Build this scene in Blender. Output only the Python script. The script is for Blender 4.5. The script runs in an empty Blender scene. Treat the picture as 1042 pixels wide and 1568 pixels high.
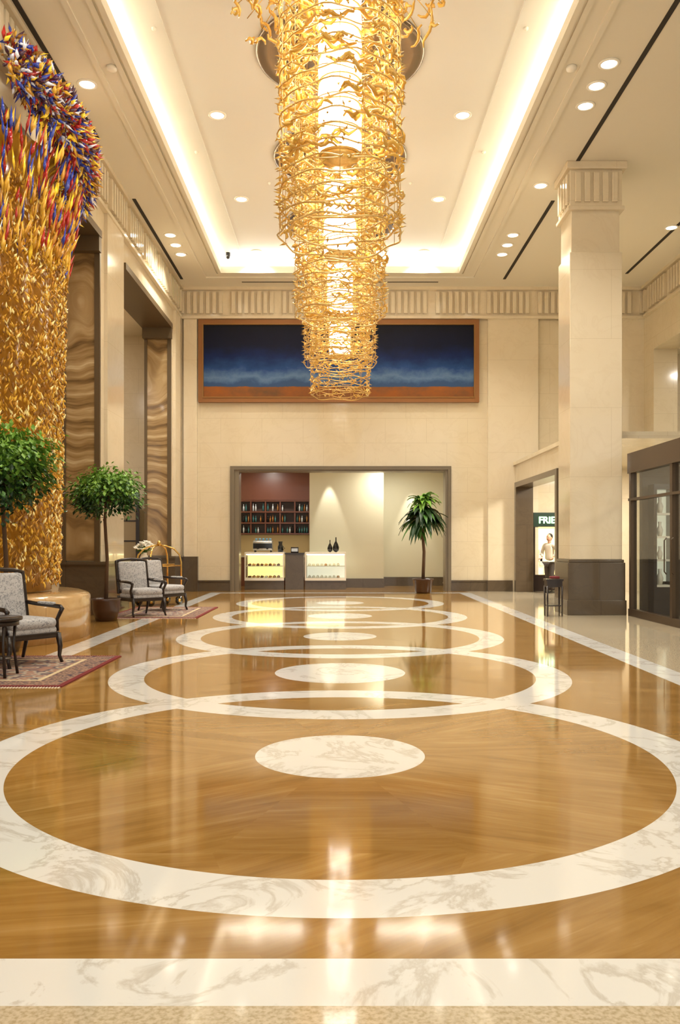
import bpy, math, random
from mathutils import Vector, Matrix
R = random.Random(7)
sc = bpy.context.scene
pi = math.pi

# ------------------------------------------------------------ helpers
def lin(c):
    c /= 255.0
    return c/12.92 if c <= .04045 else ((c+.055)/1.055)**2.4
def C(r, g, b): return (lin(r), lin(g), lin(b), 1)

def mat(name, col, rough=.5, metal=0, coat=0, emis=None, es=0, trans=0, ior=1.45, spec=.5):
    m = bpy.data.materials.new(name); m.use_nodes = True
    b = m.node_tree.nodes['Principled BSDF']
    b.inputs['Base Color'].default_value = col
    b.inputs['Roughness'].default_value = rough
    b.inputs['Metallic'].default_value = metal
    b.inputs['Coat Weight'].default_value = coat
    b.inputs['Coat Roughness'].default_value = .05
    b.inputs['Transmission Weight'].default_value = trans
    b.inputs['IOR'].default_value = ior
    b.inputs['Specular IOR Level'].default_value = spec
    if emis:
        b.inputs['Emission Color'].default_value = emis
        b.inputs['Emission Strength'].default_value = es
    return m

class NT:
    def __init__(s, m):
        s.m = m; s.nt = m.node_tree; s.b = s.nt.nodes['Principled BSDF']
    def n(s, t): return s.nt.nodes.new(t)
    def l(s, a, b): s.nt.links.new(a, b)
    def put(s, v, sock):
        if isinstance(v, bpy.types.NodeSocket): s.l(v, sock)
        elif v is not None: sock.default_value = v
    def M(s, op, a, b=None, c=None):
        n = s.n('ShaderNodeMath'); n.operation = op
        s.put(a, n.inputs[0]); s.put(b, n.inputs[1])
        if c is not None: s.put(c, n.inputs[2])
        return n.outputs[0]
    def pos(s):
        t = s.n('ShaderNodeTexCoord'); x = s.n('ShaderNodeSeparateXYZ')
        s.l(t.outputs['Object'], x.inputs[0]); return t.outputs['Object'], x.outputs[0], x.outputs[1], x.outputs[2]
    def xyz(s, a, b, c):
        n = s.n('ShaderNodeCombineXYZ')
        s.put(a, n.inputs[0]); s.put(b, n.inputs[1]); s.put(c, n.inputs[2]); return n.outputs[0]
    def noise(s, v, sc=5, det=4, rough=.5, dist=0):
        n = s.n('ShaderNodeTexNoise'); s.put(v, n.inputs['Vector'])
        n.inputs['Scale'].default_value = sc; n.inputs['Detail'].default_value = det
        n.inputs['Roughness'].default_value = rough; n.inputs['Distortion'].default_value = dist
        return n.outputs['Fac']
    def ramp(s, f, stops, interp='LINEAR'):
        n = s.n('ShaderNodeValToRGB'); s.put(f, n.inputs[0]); n.color_ramp.interpolation = interp
        e = n.color_ramp.elements
        e[0].position, e[0].color = stops[0]; e[1].position, e[1].color = stops[-1]
        for p, c in stops[1:-1]:
            k = e.new(p); k.color = c
        return n.outputs[0]
    def mix(s, f, a, b):
        n = s.n('ShaderNodeMix'); n.data_type = 'RGBA'
        s.put(f, n.inputs[0]); s.put(a, n.inputs[6]); s.put(b, n.inputs[7]); return n.outputs[2]

class MB:
    def __init__(s): s.v = []; s.f = []; s.m = []; s.s = []; s.T = None
    def add(s, vs, fs, m=0, smooth=False):
        o = len(s.v)
        if s.T is not None: vs = [s.T @ Vector(v) for v in vs]
        s.v.extend([tuple(v) for v in vs])
        for f in fs:
            s.f.append([o+i for i in f]); s.m.append(m); s.s.append(smooth)
    def box(s, x0, x1, y0, y1, z0, z1, m=0):
        s.add([(x0,y0,z0),(x1,y0,z0),(x1,y1,z0),(x0,y1,z0),(x0,y0,z1),(x1,y0,z1),(x1,y1,z1),(x0,y1,z1)],
              [(0,3,2,1),(4,5,6,7),(0,1,5,4),(1,2,6,5),(2,3,7,6),(3,0,4,7)], m)
    def rbox(s, cx, cy, cz, sx, sy, sz, r=.03, m=0):
        h = (sx/2, sy/2, sz/2); r = min(r, min(h)*.99); c = (cx, cy, cz)
        ax = [[-q, -q+r*.3, -q+r, q-r, q-r*.3, q] for q in h]
        for a in range(3):
            b, d = (a+1) % 3, (a+2) % 3
            for sg in (-1, 1):
                vs = []
                for i in ax[b]:
                    for j in ax[d]:
                        p = [0, 0, 0]; p[a] = sg*h[a]; p[b] = i; p[d] = j
                        q = [max(-h[k]+r, min(h[k]-r, p[k])) for k in range(3)]
                        D = Vector([p[k]-q[k] for k in range(3)])
                        if D.length > 0: D = D.normalized()*r
                        vs.append((q[0]+D.x+c[0], q[1]+D.y+c[1], q[2]+D.z+c[2]))
                fs = []
                for i in range(5):
                    for j in range(5):
                        q = (i*6+j, (i+1)*6+j, (i+1)*6+j+1, i*6+j+1)
                        fs.append(q if sg > 0 else q[::-1])
                s.add(vs, fs, m, True)
    def tube(s, pts, r, n=6, m=0, closed=False, flat=1.0):
        pts = [Vector(p) for p in pts]; N = len(pts)
        rs = r if isinstance(r, (list, tuple)) else [r]*N
        vs = []; u = None
        for i, p in enumerate(pts):
            if closed: t = pts[(i+1) % N]-pts[i-1]
            else: t = pts[min(i+1, N-1)]-pts[max(i-1, 0)]
            if t.length < 1e-9: t = Vector((0, 0, 1))
            t.normalize()
            if u is None:
                u = Vector((0, 0, 1)).cross(t)
                if u.length < .1: u = Vector((1, 0, 0)).cross(t)
            u = (u-t*u.dot(t)); u.normalize(); w = t.cross(u)
            for k in range(n):
                a = 2*pi*k/n
                vs.append(p+u*math.cos(a)*rs[i]+w*math.sin(a)*rs[i]*flat)
        fs = []
        for i in range(N if closed else N-1):
            j = (i+1) % N
            for k in range(n):
                l = (k+1) % n
                fs.append((i*n+k, i*n+l, j*n+l, j*n+k))
        if not closed:
            fs.append(tuple(range(n))[::-1]); fs.append(tuple((N-1)*n+k for k in range(n)))
        s.add(vs, fs, m, True)
    def lathe(s, prof, n=24, m=0, c=(0, 0, 0), smooth=True):
        vs = []
        for r, z in prof:
            for k in range(n):
                a = 2*pi*k/n; vs.append((c[0]+r*math.cos(a), c[1]+r*math.sin(a), c[2]+z))
        fs = []
        for i in range(len(prof)-1):
            for k in range(n):
                l = (k+1) % n; fs.append((i*n+k, i*n+l, (i+1)*n+l, (i+1)*n+k))
        fs.append(tuple(range(n))[::-1]); fs.append(tuple((len(prof)-1)*n+k for k in range(n)))
        s.add(vs, fs, m, smooth)
    def ball(s, c, rx, ry, rz, m=0, n=12, k=8):
        vs = []
        for i in range(k+1):
            t = -pi/2+pi*i/k
            for j in range(n):
                a = 2*pi*j/n
                vs.append((c[0]+rx*math.cos(t)*math.cos(a), c[1]+ry*math.cos(t)*math.sin(a), c[2]+rz*math.sin(t)))
        fs = [(i*n+j, i*n+(j+1) % n, (i+1)*n+(j+1) % n, (i+1)*n+j) for i in range(k) for j in range(n)]
        s.add(vs, fs, m, True)
    def shard(s, p, d, L, w, m=0):
        d = Vector(d).normalized(); u = d.cross(Vector((.3, .5, .8))).normalized(); q = d.cross(u); p = Vector(p)
        vs = [p-d*L/2, p+u*w-d*L*.1, p+q*w-d*L*.1, p-u*w-d*L*.1, p-q*w-d*L*.1, p+d*L/2]
        s.add(vs, [(0,2,1),(0,3,2),(0,4,3),(0,1,4),(5,1,2),(5,2,3),(5,3,4),(5,4,1)], m, True)
    def obj(s, name, mats, loc=(0, 0, 0), rot=0, bevel=0, parent=None):
        me = bpy.data.meshes.new(name); me.from_pydata(s.v, [], s.f)
        for m in mats: me.materials.append(m)
        me.polygons.foreach_set('material_index', s.m); me.polygons.foreach_set('use_smooth', s.s)
        me.update()
        o = bpy.data.objects.new(name, me); sc.collection.objects.link(o)
        o.location = loc; o.rotation_euler = (0, 0, rot)
        if bevel:
            b = o.modifiers.new('bev', 'BEVEL'); b.width = bevel; b.segments = 2; b.limit_method = 'ANGLE'
        if parent: o.parent = parent
        return o

# ------------------------------------------------------------ materials
def stone(name, c1, c2, joint, rough=.25, coat=.3, jw=.004, bw=1.25, bh=.75):
    m = mat(name, c1, rough, coat=coat); t = NT(m); v, x, y, z = t.pos()
    f = t.noise(v, 1.3, 6, .6); g = t.noise(v, 40, 2)
    vn = t.noise(v, .9, 7, .62, 1.2)
    vein = t.M('SUBTRACT', 1.0, t.M('MINIMUM', 1.0, t.M('MULTIPLY', t.M('ABSOLUTE', t.M('SUBTRACT', vn, .5)), 28)))
    fac = t.M('ADD', t.M('ADD', t.M('MULTIPLY', f, .8), t.M('MULTIPLY', g, .25)), t.M('MULTIPLY', vein, .25))
    col = t.mix(fac, c1, c2)
    br = t.n('ShaderNodeTexBrick'); t.l(t.xyz(t.M('ADD', x, y), z, 0), br.inputs['Vector'])
    br.inputs['Scale'].default_value = 1; br.inputs['Brick Width'].default_value = bw; br.inputs['Row Height'].default_value = bh
    br.inputs['Mortar Size'].default_value = jw; br.inputs['Color1'].default_value = (1,1,1,1)
    br.inputs['Color2'].default_value = (1,1,1,1); br.inputs['Mortar'].default_value = (0,0,0,1)
    bw_ = t.n('ShaderNodeRGBToBW'); t.l(br.outputs['Color'], bw_.inputs[0])
    col = t.mix(bw_.outputs[0], joint, col)
    t.l(col, t.b.inputs['Base Color']); return m

m_wall = stone('cream_limestone', C(224, 212, 184), C(211, 196, 164), C(198, 183, 152), .14, .45)
m_pil = stone('cream_limestone_polished', C(227, 215, 188), C(216, 201, 171), C(200, 185, 154), .14, .45, .003, 9, 1.4)
m_ceil = mat('ceiling_plaster', C(226, 219, 200), .8)
m_cove = mat('cove_plaster', C(234, 231, 221), .8)
m_dark = stone('dark_brown_stone', C(98, 84, 66), C(82, 70, 54), C(62, 52, 40), .25, .3, .003, 1.2, 2)
m_bronze = mat('bronze_trim', C(104, 88, 64), .35, .4)
m_black = mat('black_slot', C(46, 40, 32), .7)
m_gold = mat('gold_metal', C(242, 210, 140), .25, .8)
m_brass = mat('brass', C(228, 190, 110), .18, 1)
m_amber = mat('amber_glass', C(248, 204, 96), .12, 0, .7, trans=.35)
m_amber2 = mat('amber_opaque', C(222, 170, 70), .2, .1, .5)
m_canopy = mat('canopy_bronze', C(160, 142, 122), .25, .85)
m_tube = mat('lit_crystal_tube', C(255, 252, 245), .3, emis=C(255, 250, 238), es=10)
m_lens = mat('lamp_lens', C(255, 252, 240), .4, emis=C(255, 248, 230), es=8)
m_wood = mat('dark_wood', C(38, 26, 20), .3, coat=.3)
m_redwood = mat('mahogany', C(92, 50, 32), .35, coat=.2)
m_white = mat('white_paint', C(245, 240, 225), .4)
m_warmlit = mat('lit_display', C(255, 240, 190), .5, emis=C(255, 232, 150), es=1.4)
m_blackglass = mat('black_glass', C(12, 12, 12), .08, coat=.5)
m_steel = mat('steel', C(200, 200, 195), .25, .9)
m_green_neon = mat('neon_sign', C(220, 255, 220), .4, emis=C(200, 255, 205), es=4)
m_bark = mat('bark', C(92, 70, 50), .85)
m_pot = mat('pot_bronze', C(70, 46, 34), .3, coat=.3)
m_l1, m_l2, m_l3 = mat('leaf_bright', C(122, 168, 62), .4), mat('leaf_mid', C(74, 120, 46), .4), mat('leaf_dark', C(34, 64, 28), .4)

def glassmat():
    m = bpy.data.materials.new('thin_glass'); m.use_nodes = True; nt = m.node_tree
    nt.nodes.clear(); o = nt.nodes.new('ShaderNodeOutputMaterial'); mx = nt.nodes.new('ShaderNodeMixShader')
    a = nt.nodes.new('ShaderNodeBsdfTransparent'); g = nt.nodes.new('ShaderNodeBsdfGlossy')
    lw = nt.nodes.new('ShaderNodeLayerWeight'); lw.inputs[0].default_value = .5
    p = nt.nodes.new('ShaderNodeMath'); p.operation = 'POWER'; p.inputs[1].default_value = 4
    q = nt.nodes.new('ShaderNodeMath'); q.operation = 'MULTIPLY_ADD'; q.inputs[1].default_value = .7; q.inputs[2].default_value = .04
    nt.links.new(lw.outputs['Facing'], p.inputs[0]); nt.links.new(p.outputs[0], q.inputs[0])
    g.inputs['Roughness'].default_value = .02
    a.inputs[0].default_value = (.86, .88, .86, 1)
    nt.links.new(q.outputs[0], mx.inputs[0]); nt.links.new(a.outputs[0], mx.inputs[1]); nt.links.new(g.outputs[0], mx.inputs[2])
    nt.links.new(mx.outputs[0], o.inputs[0]); return m
m_glass = glassmat()

# veined marble panels
m_vein = mat('veined_marble', C(150, 110, 70), .18, coat=.4); t = NT(m_vein); v, x, y, z = t.pos()
nz = t.noise(t.xyz(t.M('MULTIPLY', x, .8), y, t.M('MULTIPLY', z, .45)), 1.0, 2)
u = t.M('ADD', t.M('MULTIPLY', z, 3.6), t.M('MULTIPLY', nz, 8))
u = t.M('ADD', u, t.M('MULTIPLY', t.M('SINE', t.M('MULTIPLY', z, .8)), t.M('MULTIPLY', x, 2.6)))
fine = t.noise(t.xyz(x, y, t.M('MULTIPLY', u, 1.0)), 2.4, 4)
f = t.M('ADD', t.M('MULTIPLY', t.M('SINE', u), .2), t.M('MULTIPLY', t.M('SINE', t.M('MULTIPLY', u, 2.7)), .14))
f = t.M('ADD', t.M('ADD', f, .12), t.M('MULTIPLY', fine, .78))
t.l(t.ramp(f, [(.1, C(96, 74, 46)), (.4, C(144, 116, 76)), (.7, C(172, 145, 102)), (1, C(208, 188, 150))]), t.b.inputs['Base Color'])

# floor
RC = [(5.76, .58), (9.43, .73), (13.1, .57), (16.77, .64), (20.44, .58)]
m_floor = mat('polished_inlaid_marble', C(180, 120, 50), .08, coat=.35); t = NT(m_floor); v, x, y, z = t.pos()
t.b.inputs['Coat Roughness'].default_value = .05
w = None
def acc(a):
    global w
    w = a if w is None else t.M('MAXIMUM', w, a)
x2 = t.M('MULTIPLY', x, x)
for cy, dr in RC:
    dy = t.M('SUBTRACT', y, cy)
    d = t.M('SQRT', t.M('ADD', x2, t.M('MULTIPLY', dy, dy)))
    acc(t.M('LESS_THAN', t.M('ABSOLUTE', t.M('SUBTRACT', d, 2.33)), .185)); acc(t.M('LESS_THAN', d, dr))
ax_ = t.M('ABSOLUTE', x)
inY = t.M('MULTIPLY', t.M('GREATER_THAN', y, 2.63), t.M('LESS_THAN', y, 24.75))
acc(t.M('MULTIPLY', t.M('LESS_THAN', t.M('ABSOLUTE', t.M('SUBTRACT', ax_, 3.64)), .17), inY))
inX = t.M('LESS_THAN', ax_, 3.8)
acc(t.M('MULTIPLY', t.M('LESS_THAN', t.M('ABSOLUTE', t.M('SUBTRACT', y, 2.78)), .15), inX))
acc(t.M('MULTIPLY', t.M('LESS_THAN', t.M('ABSOLUTE', t.M('SUBTRACT', y, 24.55)), .17), inX))
k = t.M('ROUND', t.M('DIVIDE', t.M('SUBTRACT', y, 5.76), 3.67))
yl = t.M('SUBTRACT', t.M('SUBTRACT', y, 5.76), t.M('MULTIPLY', k, 3.67))
th = t.M('ARCTAN2', yl, x)
sec = t.M('FLOOR', t.M('DIVIDE', th, pi/5))
ang = t.M('ADD', t.M('MULTIPLY', t.M('SINE', t.M('MULTIPLY', sec, 7.3)), .6), .1)
ca, sa = t.M('COSINE', ang), t.M('SINE', ang)
uu = t.M('ADD', t.M('MULTIPLY', x, ca), t.M('MULTIPLY', y, sa))
vv = t.M('SUBTRACT', t.M('MULTIPLY', y, ca), t.M('MULTIPLY', x, sa))
off = t.M('MULTIPLY', sec, 3.7)
n1 = t.noise(t.xyz(t.M('MULTIPLY', uu, .4), t.M('MULTIPLY', vv, 2.2), off), 1.6, 5, .55, 1.3)
n2 = t.noise(t.xyz(t.M('MULTIPLY', uu, .9), t.M('MULTIPLY', vv, 13), off), 1.5, 3, .6, 1.1)
bf = t.M('ADD', t.M('MULTIPLY', n1, .66), t.M('MULTIPLY', n2, .34))
brown = t.ramp(bf, [(.3, C(140, 101, 44)), (.45, C(160, 119, 58)), (.56, C(172, 131, 69)), (.72, C(194, 157, 98))])
n3 = t.noise(v, 1.8, 7, .62, 1.0)
white = t.ramp(n3, [(.3, C(243, 243, 238)), (.5, C(243, 243, 238)), (.545, C(216, 212, 202)), (.575, C(243, 243, 238)), (.9, C(246, 246, 242))])
gr = t.noise(v, 60, 3)
beige = t.ramp(gr, [(.35, C(188, 170, 136)), (.6, C(218, 204, 176))])
out = t.M('MAXIMUM', t.M('LESS_THAN', y, 2.63), t.M('GREATER_THAN', x, 3.8))
col = t.mix(out, brown, beige); col = t.mix(w, col, white)
t.l(col, t.b.inputs['Base Color'])

# painting
m_paint = mat('landscape_painting', C(20, 30, 60), .45, spec=.25); t = NT(m_paint); v, x, y, z = t.pos()
nn = t.noise(t.xyz(t.M('MULTIPLY', x, .7), 0, z), 1.6, 6, .65)
zz = t.M('DIVIDE', t.M('SUBTRACT', z, 5.85), 2.28)
zz2 = t.M('ADD', zz, t.M('MULTIPLY', t.M('SUBTRACT', nn, .5), .36))
sky = t.ramp(zz2, [(.0, C(58, 76, 106)), (.2, C(54, 82, 122)), (.29, C(92, 122, 160)), (.4, C(34, 70, 128)), (.54, C(16, 38, 90)), (.7, C(9, 19, 50)), (.95, C(9, 12, 28))])
zz3 = t.M('ADD', zz, t.M('MULTIPLY', t.M('SUBTRACT', nn, .5), .05))
t.l(t.mix(t.M('LESS_THAN', zz3, .15), sky, t.ramp(nn, [(.3, C(158, 90, 34)), (.7, C(104, 76, 50))])), t.b.inputs['Base Color'])

# rug
def rugmat(w_, l_):
    m = mat('persian_rug', C(150, 60, 50), .95); t = NT(m); v, x, y, z = t.pos()
    ex = t.M('SUBTRACT', w_/2, t.M('ABSOLUTE', x)); ey = t.M('SUBTRACT', l_/2, t.M('ABSOLUTE', y))
    e = t.M('MINIMUM', ex, ey)
    vo = t.n('ShaderNodeTexVoronoi'); t.l(v, vo.inputs['Vector']); vo.inputs['Scale'].default_value = 7
    inner = t.ramp(vo.outputs['Distance'], [(0, C(190, 170, 140)), (.25, C(140, 84, 70)), (.45, C(186, 172, 150)), (.6, C(84, 74, 86)), (.9, C(160, 120, 100))])
    vo2 = t.n('ShaderNodeTexVoronoi'); t.l(v, vo2.inputs['Vector']); vo2.inputs['Scale'].default_value = 14
    bord = t.ramp(vo2.outputs['Distance'], [(0, C(180, 160, 134)), (.3, C(74, 56, 62)), (.5, C(166, 132, 108)), (.9, C(60, 52, 70))])
    col = t.mix(t.M('GREATER_THAN', e, .36), bord, inner)
    col = t.mix(t.M('LESS_THAN', t.M('ABSOLUTE', t.M('SUBTRACT', e, .36)), .025), col, C(210, 190, 150))
    col = t.mix(t.M('LESS_THAN', e, .06), col, C(120, 40, 40))
    t.l(col, t.b.inputs['Base Color']); return m

# fabric
m_fab = mat('grey_damask', C(170, 168, 165), .85); t = NT(m_fab); v, x, y, z = t.pos()
f = t.noise(v, 30, 4, .7, 1.5)
t.l(t.ramp(f, [(.42, C(142, 142, 146)), (.52, C(200, 199, 198)), (.7, C(176, 176, 178))]), t.b.inputs['Base Color'])

CZ = 9.17
# ------------------------------------------------------------ room shell
b = MB(); b.box(-12.4, 13.4, -5, 32, -.2, 0); b.obj('floor', [m_floor])

b = MB()   # back wall with wide opening
b.box(-12, -3.33, 25.5, 25.9, 0, 9.9); b.box(3.35, 13, 25.5, 25.9, 0, 9.9); b.box(-3.33, 3.35, 25.5, 25.9, 3.77, 9.9)
b.obj('wall_back', [m_wall])
b = MB()
b.box(-4.73, -4.33, 25.38, 25.5, 0, 8.3); b.box(4.48, 6.0, 25.38, 25.5, 0, 8.3); b.box(7.9, 9.2, 25.38, 25.5, 0, 8.3)
b.obj('trim_pilaster', [m_pil])

def flutes(b, axis, a0, a1, p, sgn, z0=8.33, z1=9.08, m=0, step=.19):
    """fluted frieze; p = wall face, sgn = projecting direction"""
    def bx(u0, u1, d0, d1, za, zb):
        lo, hi = sorted((p+sgn*d0, p+sgn*d1))
        if axis == 'x': b.box(u0, u1, lo, hi, za, zb, m)
        else: b.box(lo, hi, u0, u1, za, zb, m)
    bx(a0, a1, 0, .10, z0-.1, z0-.02); bx(a0, a1, 0, .15, z1, CZ); bx(a0, a1, 0, .03, z0-.02, z1)
    n = int((a1-a0)/step); st = (a1-a0)/max(n, 1)
    for i in range(n):
        if (i % 8) == 7: continue
        c = a0+(i+.5)*st
        bx(c-.055, c+.055, .03, .12, z0+.05, z1-.06)
b = MB()
flutes(b, 'x', -4.85, 9.2, 25.38, -1)
b.obj('trim_cornice_back', [m_pil])
b = MB(); flutes(b, 'y', -4, 25.2, -4.85, 1); b.obj('trim_cornice_left', [m_pil])
b = MB(); flutes(b, 'y', -4, 25.2, 9.2, -1); b.obj('trim_cornice_right', [m_pil])

b = MB()
for x0, x1 in ((-4.3, -3.34), (3.38, 4.46)): b.box(x0, x1, 25.44, 25.5, 0, .29); b.box(x0, x1, 25.42, 25.5, .29, .33)
b.box(-4.76, -4.30, 25.34, 25.5, 0, 1.05); b.box(4.46, 5.22, 25.34, 25.5, 0, .33)
b.obj('baseboard_back', [m_dark])

b = MB()  # left arcade wall
b.box(-5.62, -4.85, -4, 25.5, 7.75, 9.9)
for y0, y1 in ((-4, -.5), (6.4, 8.2), (17.0, 18.8), (24.15, 25.5)):
    b.box(-5.62, -4.85, y0, y1, 0, 7.75, 1)
    b.box(-4.85, -4.78, y0+.25, y1-.25 if y1 < 25 else 25.38, 1.05, 8.23, 1)
b.obj('wall_left', [m_wall, m_pil])
b = MB()
for y0, y1 in ((-4, -.5), (6.4, 8.2), (17.0, 18.8), (24.15, 25.38)):
    b.box(-5.67, -4.74, y0-.06, min(y1+.06, 25.33), 0, 1.02); b.box(-5.69, -4.71, y0-.09, min(y1+.09, 25.33), 1.02, 1.08)
b.obj('baseboard_left', [m_dark])
b = MB()  # jamb panels + bronze edging
for y0 in (17.0, 24.15):
    b.box(-5.54, -4.96, y0-.05, y0, 1.1, 7.62)
    b.box(-5.62, -5.54, y0-.07, y0, 1.08, 7.62, 1); b.box(-4.96, -4.85, y0-.07, y0, 1.08, 7.62, 1)
for y0, y1 in ((8.2, 17.0), (18.8, 24.15)):
    b.box(-5.66, -4.8, y0+.01, y1-.08, 7.6, 7.745, 1); b.box(-5.64, -4.81, y1-.25, y1-.08, 7.3, 7.6, 1)
b.obj('trim_veined_panel', [m_vein, m_bronze])

b = MB(); b.box(-12.4, -12, -5, 25.9, 0, 9.9); b.obj('wall_left_lounge', [m_wall])
b = MB(); b.box(-12, -5.62, -4, 25.5, 7.76, 7.95); b.obj('ceiling_lounge', [m_ceil])

b = MB()  # right wall: frieze + pier, opening
b.box(9.2, 9.9, -4, 25.5, 7.15, 9.9)
for y0, y1 in ((24.6, 25.5), (9, 11), (-4, -2)): b.box(9.2, 9.9, y0, y1, 0, 7.15)
b.box(9.25, 9.9, 11, 22.6, 7.0, 7.15, 1)
b.box(13, 13.4, -5, 25.9, 0, 9.9)
b.obj('wall_right', [m_wall, m_bronze])
b = MB(); b.box(9.9, 13, -4, 25.5, 7.2, 7.35); b.obj('ceiling_side', [m_ceil])
b = MB()
b.box(12.9, 13, 14, 24.2, 3.2, 6.9, 0)
for i in range(7): b.box(12.82, 12.9, 14+i*1.68, 14.1+i*1.68, 3.2, 6.9, 1)
b.box(12.80, 12.9, 14, 24.2, 5, 5.1, 1); b.box(12.80, 12.9, 14, 24.2, 6.85, 6.95, 1)
b.obj('window_1', [m_blackglass, m_bronze])

# ceiling with tray
TX, TY = 3.38, 23.8
b = MB()
b.box(-4.85, -TX, -4, 25.5, CZ, CZ+.14); b.box(TX, 9.2, -4, 25.5, CZ, CZ+.14)
b.box(-TX, TX, TY, 25.5, CZ, CZ+.14); b.box(-TX, TX, -4, -2.5, CZ, CZ+.14)
b.box(-4.1, -4.0, -3, 24.5, CZ+.14, 9.62, 1); b.box(4.0, 4.1, -3, 24.5, CZ+.14, 9.62, 1)
b.box(-4.0, 4.0, 24.4, 24.5, CZ+.14, 9.62, 1); b.box(-4.0, 4.0, -3.1, -3.0, CZ+.14, 9.62, 1)
b.box(-4.1, 4.1, -3.1, 24.5, 9.62, 9.75, 1)
b.box(-2.80, -2.78, -2, 23.9, 9.6, 9.62, 1); b.box(2.78, 2.8, -2, 23.9, 9.6, 9.62, 1)
b.obj('ceiling', [m_ceil, m_cove])
b = MB()  # lip mouldings
for o, zz in ((0, .05), (.14, .03), (.5, .03)):
    d = .09
    for sx in (-1, 1):
        x0, x1 = sorted((sx*(TX+o), sx*(TX+o+d))); b.box(x0, x1, -2.6, TY+o+d, CZ-zz, CZ)
    b.box(-TX-o, TX+o, TY+o, TY+o+d, CZ-zz, CZ)
b.obj('trim_cove', [m_ceil])
b = MB()
for x, y0, y1 in ((4.8, 18.9, 24.5), (4.8, 3, 17.0), (-4.62, 18.8, 24.5), (-4.62, 8, 16), (8.2, 18, 24)):
    b.box(x-.04, x+.04, y0, y1, CZ-.012, CZ)
b.box(-2.9, 2.9, 24.76, 24.8, CZ-.012, CZ)
b.obj('trim_air_slot', [m_black])

# cove lights
def area(name, loc, rot, sx, sy, e, col, shape='RECTANGLE', spread=None):
    l = bpy.data.lights.new(name, 'AREA'); l.shape = shape; l.size = sx
    if shape == 'RECTANGLE': l.size_y = sy
    l.energy = e; l.color = col
    if spread: l.spread = spread
    o = bpy.data.objects.new(name, l); sc.collection.objects.link(o); o.location = loc; o.rotation_euler = rot; return o
COV = (1, .972, .925)
area('cove_light', (-3.72, 10.9, 9.36), (0, pi-.5, 0), .12, 26, 520, COV)
area('cove_light', (3.72, 10.9, 9.36), (0, pi+.5, 0), .12, 26, 520, COV)
area('cove_light', (0, 24.15, 9.36), (pi+.5, 0, 0), 6.8, .12, 140, COV)

# downlights (recessed reflectors: limited beam)
WL = (1, .94, .845)
ys = (0.6, 4.4, 8.2, 12.1, 16, 19.9, 23.5)
dl = [(-2.34, y, 9.62) for y in ys] + [(2.34, y, 9.62) for y in ys]
dl2 = [(-4.25, y, CZ) for y in (14.1, 21, 21.7, 22.4)] + [(4.33, y, CZ) for y in (6, 9.5, 13.5, 14.15, 14.8, 18.1, 21, 21.7, 22.4)] + [(8.1, y, CZ) for y in (20.5, 15)]
b = MB()
for x, y, z in dl+dl2:
    b.lathe([(.17, 0), (.17, -.015), (.13, -.02), (.125, -.004)], 20, 0, (x, y, z))
    b.lathe([(.125, -.004), (.124, -.012), (.01, -.016)], 20, 1, (x, y, z))
    e = 56 if z > 9.5 else 42
    if y < 7: e *= .45
    area('downlight_lamp', (x, y, z-.024), (0, 0, 0), .24, 0, e, WL, 'DISK', 1.9)
b.obj('downlight_trim', [m_white, m_lens])
for p, e in (((-8.5, 21, 7.7), 160), ((-8.5, 13, 7.7), 160), ((11.4, 21, 7.1), 140), ((11.4, 15, 7.1), 120)):
    area('lounge_lamp', p, (0, 0, 0), .5, 0, e, WL, 'DISK')

# smoke detectors / sprinklers
b = MB()
for x, y in ((-3.7, 13.6), (3.75, 13.6)): b.lathe([(.09, 0), (.08, -.05), (.03, -.07)], 14, 0, (x, y, CZ))
for x, y in ((-3.0, 17.5), (3.0, 17.5), (-1.6, 19), (1.6, 19), (-2.95, 13.3), (2.95, 13.3)):
    b.lathe([(.04, 0), (.035, -.03), (.012, -.05)], 10, 0, (x, y, 9.62))
b.lathe([(.07, 0), (.07, -.1), (.05, -.16), (.01, -.18)], 14, 1, (-3.15, 23.6, 9.62))
b.obj('ceiling_detector', [m_white, m_blackglass])

# ------------------------------------------------------------ big column
b = MB()
b.box(4.70, 5.68, 17.05, 17.85, 0, CZ)
b.box(4.66, 5.72, 17.0, 17.9, 1.12, 7.35)
b.box(4.61, 5.77, 16.95, 17.95, 0, 1.06, 1); b.box(4.59, 5.79, 16.93, 17.97, 0, .3, 1); b.box(4.63, 5.75, 16.97, 17.93, 1.06, 1.12, 1)
b.box(4.62, 5.76, 16.96, 17.94, 8.2, 8.28); b.box(4.66, 5.72, 17.0, 17.9, 8.28, 9.02); b.box(4.58, 5.8, 16.92, 17.98, 9.02, CZ)
for i in range(5):
    c = 4.82+i*.185; b.box(c-.06, c+.06, 16.95, 17.0, 8.36, 8.96)
for i in range(4):
    c = 17.12+i*.2; b.box(4.61, 4.66, c-.06, c+.06, 8.36, 8.96)
b.obj('stone_column', [m_pil, m_dark], bevel=.012)

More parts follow.
